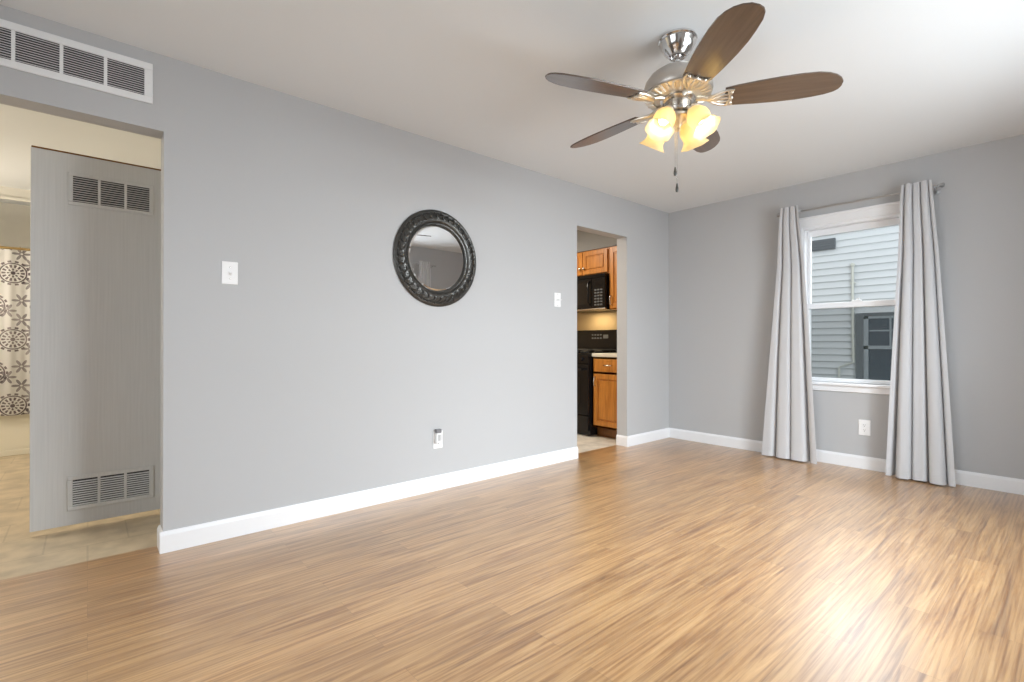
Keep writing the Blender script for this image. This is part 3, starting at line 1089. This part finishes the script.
grille(YL, -0.568, 0.235, 2.184, 2.378, 5, 0.033, 0.0105, 'return_air_vent', 'long white return air grille high on the wall above the left opening')

# ------------------------------------------------------------------ louvred hall door
dr = thing('door_1', 'grey flush door with two louvre vents standing in the left opening', 'door', (0.55, 3.6275, 0.033), kind='structure')
MB().box(-0.231, 0.545, 3.610, 3.645, 0.033, 2.060, 0.002).build('door_panel', M['door'], dr, smooth=False)
MB().box(-0.228, 0.545, 3.611, 3.644, 2.0605, 2.069).build('top_edge', M['oak_dark'], dr, smooth=False)['label'] = 'dark strip along the top edge of the door'  # thin dark strip laid along the top of the panel
grille(3.610, -0.084, 0.293, 1.782, 1.962, 3, 0.020, 0.0125, None, None, dr)
grille(3.610, -0.084, 0.297, 0.112, 0.300, 3, 0.022, 0.0125, None, None, dr)
b = MB()
for z in (0.25, 1.05, 1.85):
    b.tube([(0.5515, 3.604, z), (0.5515, 3.604, z + 0.09)], 0.006, 10)
b.build('hinge', M['nickel'], dr)

# ------------------------------------------------------------------ bathroom
tubx0, tubx1 = XB + 0.002, 0.555
b = MB()
b.box(tubx0, tubx1, 6.375, 6.395, 0.0, 0.42)
b.box(tubx0, tubx1, 6.365, 6.450, 0.42, 0.455, 0.010)
b.box(tubx0, tubx1, 7.03, 7.095, 0.0, 0.455, 0.006)
b.box(tubx0, tubx0 + 0.09, 6.45, 7.03, 0.0, 0.455, 0.006)
b.box(tubx1 - 0.09, tubx1, 6.45, 7.03, 0.0, 0.455, 0.006)
b.box(tubx0 + 0.09, tubx1 - 0.09, 6.43, 7.03, 0.06, 0.09)
b.box(tubx0, tubx1, 6.368, 6.376, 0.0, 0.05, 0.002)
o = b.build('bathtub', M['tub'], smooth=False)
o['label'] = 'cream bathtub apron below the patterned shower curtain'
o['category'] = 'bathtub'
b = MB()
nu, nv = 160, 20
grid = []
for j in range(nv + 1):
    z = 1.870 + (0.372 - 1.870) * j / nv
    row = []
    for i in range(nu + 1):
        u = i / nu
        x = -1.20 + 1.60 * u
        yy = 6.320 + 0.012 * math.sin(2 * PI * u * 9) + 0.004 * math.sin(2 * PI * u * 23 + 1)
        row.append(b.bm.verts.new((x, yy, z)))
    grid.append(row)
for j in range(nv):
    for i in range(nu):
        b.bm.faces.new((grid[j][i], grid[j][i + 1], grid[j + 1][i + 1], grid[j + 1][i]))
bmesh.ops.solidify(b.bm, geom=list(b.bm.faces), thickness=0.0015)
sc_ = thing('shower_curtain', 'cream shower curtain printed with dark medallions, at the far left', 'shower curtain', (-0.515, 6.32, 0.372 + 0.0))
b.build('curtain_cloth', M['shower'], sc_)
for k in range(12):
    b = MB()
    xx = -1.18 + 1.56 * k / 11
    b.tube([(xx, 6.32 + 0.02 * math.cos(t), 1.880 + 0.022 * math.sin(t)) for t in [2 * PI * i / 14 for i in range(15)]], 0.0018, 6, cap=False)
    b.build('hook_ring', M['brass'], sc_)
b = MB().tube([(XB + 0.001, 6.32, 1.883), (0.559, 6.32, 1.883)], 0.0115, 14)
for xx, s in ((XB + 0.001, 1), (0.559, -1)):
    b.lathe([(0.0, 0), (0.03, 0), (0.028, 0.008), (0.016, 0.014), (0, 0.014)], (xx, 6.32, 1.883), (s, 0, 0), 18)
o = b.build('shower_rod', M['brass'])
o['label'] = 'slim brass coloured rod carrying the patterned shower curtain'
o['category'] = 'shower rod'

# ------------------------------------------------------------------ switches and outlets


def plate_box(b, ax, c, z, wdt, hgt, d0, d1, face, bev=0.0):
    if ax == 'x':
        b.box(c - wdt / 2, c + wdt / 2, face - d1, face - d0, z - hgt / 2, z + hgt / 2, bev)
    else:
        b.box(face - d1, face - d0, c - wdt / 2, c + wdt / 2, z - hgt / 2, z + hgt / 2, bev)


def switch(label, x, z, kind):
    t = thing('light_switch', label, 'light switch', (x, YL, z - 0.06))
    b = MB()
    plate_box(b, 'x', x, z, 0.076, 0.120, 0.0005, 0.0065, YL, 0.0025)
    pl = b.build('cover_plate', M['plastic'], t, smooth=False)
    b = MB()
    if kind == 'toggle':
        plate_box(b, 'x', x, z, 0.012, 0.026, 0.0066, 0.009, YL, 0.001)
        mt = Matrix.Translation((x, YL - 0.014, z - 0.004)) @ Matrix.Rotation(math.radians(-28), 4, 'X')
        b.prism([(-0.0045, -0.010), (0.0045, -0.010), (0.0045, 0.010), (-0.0045, 0.010)], 0.009, mt)
        b.build('toggle', M['plastic'], t, smooth=False)
    else:
        plate_box(b, 'x', x, z, 0.034, 0.068, 0.0066, 0.0078, YL, 0.0005)
        mt = Matrix.Translation((x, YL - 0.0095, z)) @ Matrix.Rotation(math.radians(-86), 4, 'X')
        b.prism([(-0.015, -0.0025), (0.015, -0.0025), (0.015, 0.0025), (-0.015, 0.0025)], 0.062, mt)
        b.build('rocker', M['plastic'], t, smooth=False)
    hs = 0.030 if kind == 'toggle' else 0.048
    for dz in (-hs, hs):
        b = MB()
        b.lathe([(0.0, 0), (0.0035, 0), (0.003, 0.001), (0, 0.0014)], (x, YL - 0.0066, z + dz), (0, -1, 0), 12)
        b.build('screw', M['nickel'], t)
    return t


switch('white toggle light switch between the left opening and the round mirror', 0.567, 1.397, 'toggle')
switch('white rocker light switch beside the kitchen doorway', 3.050, 1.396, 'rocker')


def outlet(label, ax, c, z, face, wdt=0.076, hgt=0.122):
    t = thing('wall_outlet', label, 'outlet', (c, face, z - 0.06) if ax == 'x' else (face, c, z - 0.06))
    b = MB()
    plate_box(b, ax, c, z, wdt, hgt, 0.0005, 0.006, face, 0.0025)
    b.build('cover_plate', M['plastic'], t, smooth=False)
    for dz in (-0.020, 0.020):
        b = MB()
        plate_box(b, ax, c, z + dz, 0.030, 0.028, 0.0061, 0.0078, face, 0.004)
        o = b.build('receptacle', M['plastic'], t, smooth=False)
        b = MB()
        for dc, hh in ((-0.006, 0.009), (0.006, 0.007)):
            plate_box(b, ax, c + dc, z + dz + 0.003, 0.0022, hh, 0.0079, 0.0082, face)
        plate_box(b, ax, c, z + dz - 0.008, 0.005, 0.005, 0.0079, 0.0082, face, 0.001)
        b.build('slot', M['duct'], o, smooth=False)
    return t


outlet('white wall outlet under the round mirror, a small device plugged in', 'x', 1.852, 0.352, YL)
outlet('white wall outlet on the far wall under the window', 'y', 1.163, 0.337, XF, 0.082, 0.126)
# plug-in night light in the outlet under the mirror
nl = thing('plug_in_device', 'small white plug-in device with a dark top, in the outlet under the round mirror', 'plug-in device', (1.843, YL - 0.0085, 0.335))
b = MB().box(1.820, 1.866, YL - 0.038, YL - 0.0085, 0.333, 0.402, 0.006)
b.build('body', M['plastic'], nl, smooth=False)
MB().box(1.822, 1.864, YL - 0.036, YL - 0.0085, 0.4025, 0.430, 0.005).build('sensor_cap', M['grey_plastic'], nl, smooth=False)
b = MB()
for xx in (1.832, 1.843, 1.854):
    b.box(xx - 0.0022, xx + 0.0022, YL - 0.0395, YL - 0.0375, 0.350, 0.392, 0.0005)
b.build('grille_slot', M['grey_plastic'], nl, smooth=False)

# ------------------------------------------------------------------ kitchen
KF = 4.205      # base cabinet face
cby0, cby1 = YW + 0.004, 3.512


def raised_door(name, parent, x, y0, y1, z0, z1, m, rail=0.055):
    """frame-and-panel cabinet front facing -x, its back at x"""
    b = MB()
    t = 0.019
    b.box(x - t, x, y0, y0 + rail, z0, z1, 0.002)
    b.box(x - t, x, y1 - rail, y1, z0, z1, 0.002)
    b.box(x - t, x, y0 + rail, y1 - rail, z1 - rail, z1, 0.002)
    b.box(x - t, x, y0 + rail, y1 - rail, z0, z0 + rail, 0.002)
    b.box(x - 0.009, x, y0 + rail, y1 - rail, z0 + rail, z1 - rail)
    iy0, iy1, iz0, iz1 = y0 + rail + 0.014, y1 - rail - 0.014, z0 + rail + 0.014, z1 - rail - 0.014
    if iy1 - iy0 > 0.03 and iz1 - iz0 > 0.03:
        b.box(x - 0.0165, x - 0.008, iy0, iy1, iz0, iz1, 0.006)
    return b.build(name, m, parent, smooth=False)


def pull(name, parent, p0, p1, out=0.028):
    p0, p1 = Vector(p0), Vector(p1)
    o = Vector((-out, 0, 0))
    mid = (p0 + p1) / 2
    b = MB()
    b.tube([p0, p0 + o * 0.7, p0 * 0.8 + p1 * 0.2 + o, mid + o * 1.1, p0 * 0.2 + p1 * 0.8 + o, p1 + o * 0.7, p1], [0.006, 0.005, 0.0055, 0.006, 0.0055, 0.005, 0.006], 10)
    return b.build(name, M['nickel'], parent)


bc = thing('base_cabinet', 'honey oak base cabinet with one drawer right of the black range', 'cabinet', (4.5, 3.29, 0.0))
b = MB()
b.box(KF, XF - 0.004, cby0, cby1, 0.105, 0.872)
b.box(KF, KF + 0.019, cby0, cby1, 0.105, 0.872, 0.001)
b.build('carcass', M['oak'], bc, smooth=False)
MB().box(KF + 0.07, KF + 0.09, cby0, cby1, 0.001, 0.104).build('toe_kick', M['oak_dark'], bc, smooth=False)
dd = raised_door('door', bc, KF - 0.001, cby0 + 0.018, cby1 - 0.018, 0.130, 0.690, M['oak'])
pull('handle', dd, (KF - 0.020, cby1 - 0.046, 0.560), (KF - 0.020, cby1 - 0.046, 0.655))
dw = MB().box(KF - 0.020, KF - 0.001, cby0 + 0.018, cby1 - 0.018, 0.712, 0.852, 0.005).build('drawer', M['oak'], bc, smooth=False)
ym = (cby0 + cby1) / 2
pull('handle', dw, (KF - 0.020, ym - 0.048, 0.785), (KF - 0.020, ym + 0.048, 0.785))
b = MB()
b.box(KF - 0.030, XF - 0.002, cby0 - 0.002, cby1, 0.873, 0.912, 0.008)
o = b.build('countertop', M['counter'], smooth=False)
o['label'] = 'short cream countertop over the base cabinet beside the range'
o['category'] = 'countertop'

ry0, ry1 = 3.520, 4.280
RF = 4.140
rg = thing('kitchen_range', 'black free-standing gas range with raised backguard seen through the kitchen doorway', 'stove', (4.46, 3.9, 0.0))
MB().box(RF + 0.02, 4.77, ry0, ry1, 0.012, 0.895, 0.004).build('body', M['black'], rg, smooth=False)
for y in (ry0 + 0.06, ry1 - 0.06):
    for x in (RF + 0.08, 4.70):
        b = MB()
        b.lathe([(0, 0.0), (0.02, 0.0), (0.018, 0.012), (0, 0.012)], (x, y, 0), seg=14)
        b.build('foot', M['black'], rg)
ct = MB().box(RF - 0.005, 4.70, ry0 - 0.002, ry1 + 0.002, 0.896, 0.918, 0.006).build('cooktop', M['blackglass'], rg, smooth=False)
for gy in (ry0 + 0.19, ry1 - 0.19):
    b = MB()
    for gx in (RF + 0.15, RF + 0.40):
        b.lathe([(0, 0.9181), (0.05, 0.9181), (0.048, 0.930), (0.03, 0.936), (0, 0.936)], (gx, gy, 0), seg=24)
    for x in (RF + 0.03, RF + 0.275, RF + 0.52):
        b.box(x - 0.006, x + 0.006, gy - 0.16, gy + 0.16, 0.940, 0.952, 0.002)
    for y in (gy - 0.16, gy, gy + 0.16):
        b.box(RF + 0.03, RF + 0.52, y - 0.006, y + 0.006, 0.940, 0.952, 0.002)
    for x in (RF + 0.03, RF + 0.52):
        for y in (gy - 0.16, gy + 0.16):
            b.box(x - 0.006, x + 0.006, y - 0.006, y + 0.006, 0.9185, 0.941)
    b.build('burner_grate', M['cast'], ct, smooth=False)
cp = MB().box(RF - 0.010, RF + 0.019, ry0, ry1, 0.800, 0.893, 0.005).build('control_panel', M['black'], rg, smooth=False)
for k in range(5):
    y = ry0 + 0.09 + k * (ry1 - ry0 - 0.18) / 4
    MB().lathe([(0, 0), (0.022, 0), (0.021, 0.010), (0.016, 0.024), (0, 0.025)], (RF - 0.0105, y, 0.848), (-1, 0, 0), 20).build('knob', M['black'], cp)
od = MB().box(RF - 0.014, RF + 0.019, ry0 + 0.004, ry1 - 0.004, 0.235, 0.790, 0.006).build('oven_door', M['black'], rg, smooth=False)
MB().box(RF - 0.016, RF - 0.0142, ry0 + 0.11, ry1 - 0.11, 0.36, 0.65, 0.0005).build('oven_window', M['blackglass'], od, smooth=False)
b = MB().tube([(RF - 0.060, ry0 + 0.05, 0.735), (RF - 0.060, ry1 - 0.05, 0.735)], 0.011, 14)
for y in (ry0 + 0.07, ry1 - 0.07):
    b.tube([(RF - 0.012, y, 0.735), (RF - 0.060, y, 0.735)], 0.009, 10)
b.build('handle', M['black'], od)
MB().box(RF - 0.012, RF + 0.019, ry0 + 0.004, ry1 - 0.004, 0.060, 0.225, 0.006).build('storage_drawer', M['black'], rg, smooth=False)
bgd = MB().box(4.705, 4.775, ry0 + 0.001, ry1 - 0.001, 0.9185, 1.182, 0.010).build('backguard', M['black'], rg, smooth=False)
b = MB()
for k in range(4):
    for r_ in range(2):
        b.box(4.7035, 4.7045, 3.80 + k * 0.042, 3.826 + k * 0.042, 1.075 + r_ * 0.04, 1.092 + r_ * 0.04)
b.box(4.7035, 4.7045, 3.70, 3.775, 1.08, 1.125)
b.build('clock_display', M['button'], bgd, smooth=False)

mw = thing('microwave_oven', 'black over-the-range microwave under the short oak cabinet', 'microwave', (4.6, 3.9, 1.407))
MF = 4.410
MB().box(MF + 0.03, XF - 0.004, ry0 - 0.004, ry1, 1.407, 1.818, 0.003).build('body', M['black'], mw, smooth=False)
md = MB().box(MF, MF + 0.029, 3.712, ry1, 1.425, 1.770, 0.006).build('door', M['black'], mw, smooth=False)
MB().box(MF - 0.0016, MF - 0.0002, 3.775, ry1 - 0.05, 1.475, 1.725, 0.0005).build('door_glass', M['blackglass'], md, smooth=False)
b = MB().tube([(MF - 0.002, 3.738, 1.46), (MF - 0.030, 3.738, 1.49), (MF - 0.034, 3.738, 1.60), (MF - 0.030, 3.738, 1.71), (MF - 0.002, 3.738, 1.74)], [0.010, 0.009, 0.009, 0.009, 0.010], 12)
b.build('handle', M['black'], md)
mp2_ = MB().box(MF + 0.001, MF + 0.029, ry0 - 0.004, 3.708, 1.425, 1.770, 0.005).build('control_panel', M['black'], mw, smooth=False)
b = MB()
for r_ in range(6):
    for c_ in range(3):
        b.box(MF - 0.0008, MF + 0.0008, 3.552 + c_ * 0.042, 3.582 + c_ * 0.042, 1.455 + r_ * 0.034, 1.472 + r_ * 0.034)
b.build('keypad', M['button'], mp2_, smooth=False)
MB().box(MF - 0.0008, MF + 0.0008, 3.555, 3.670, 1.69, 1.735).build('display', M['blackglass'], mp2_, smooth=False)
b = MB().box(MF + 0.004, MF + 0.029, ry0 - 0.004, ry1, 1.774, 1.816, 0.003)
for k in range(3):
    b.box(MF + 0.001, MF + 0.006, ry0 + 0.02, ry1 - 0.02, 1.780 + k * 0.012, 1.786 + k * 0.012)
b.build('vent_louver', M['black'], mw, smooth=False)
MB().box(MF + 0.006, MF + 0.029, ry0 - 0.004, ry1, 1.407, 1.423, 0.003).build('bottom_trim', M['nickel'], mw, smooth=False)

UF = 4.490
uc = thing('wall_cabinet', 'short honey oak wall cabinet directly above the microwave', 'cabinet', (4.64, 3.9, 1.822), 'kitchen wall cabinets')
MB().box(UF, XF - 0.004, ry0 - 0.002, ry1, 1.822, 2.115).build('carcass', M['oak'], uc, smooth=False)
for y0_, y1_, hs in ((ry0 + 0.010, 3.895, 1), (3.905, ry1 - 0.010, -1)):
    d_ = raised_door('door', uc, UF - 0.001, y0_, y1_, 1.835, 2.100, M['oak'], 0.048)
    hy = y1_ - 0.026 if hs > 0 else y0_ + 0.026
    MB().lathe([(0, 0), (0.007, 0), (0.006, 0.012), (0.015, 0.018), (0.016, 0.025), (0.009, 0.030), (0, 0.031)], (UF - 0.0205, hy, 1.905), (-1, 0, 0), 18).build('knob', M['nickel'], d_)
tc_ = thing('wall_cabinet', 'tall honey oak wall cabinet right of the microwave at the doorway edge', 'cabinet', (4.64, 3.29, 1.405), 'kitchen wall cabinets')
MB().box(UF, XF - 0.004, cby0, cby1, 1.405, 2.115).build('carcass', M['oak'], tc_, smooth=False)
d_ = raised_door('door', tc_, UF - 0.001, cby0 + 0.018, cby1 - 0.014, 1.418, 2.100, M['oak'])
pull('handle', d_, (UF - 0.020, cby1 - 0.042, 1.46), (UF - 0.020, cby1 - 0.042, 1.555))
# small lamp under the microwave
area('range_hood_lamp', (4.62, 3.85, 1.400), (0, 0, 0), 0.10, 0.30, 2.2, (1.0, 0.78, 0.45))
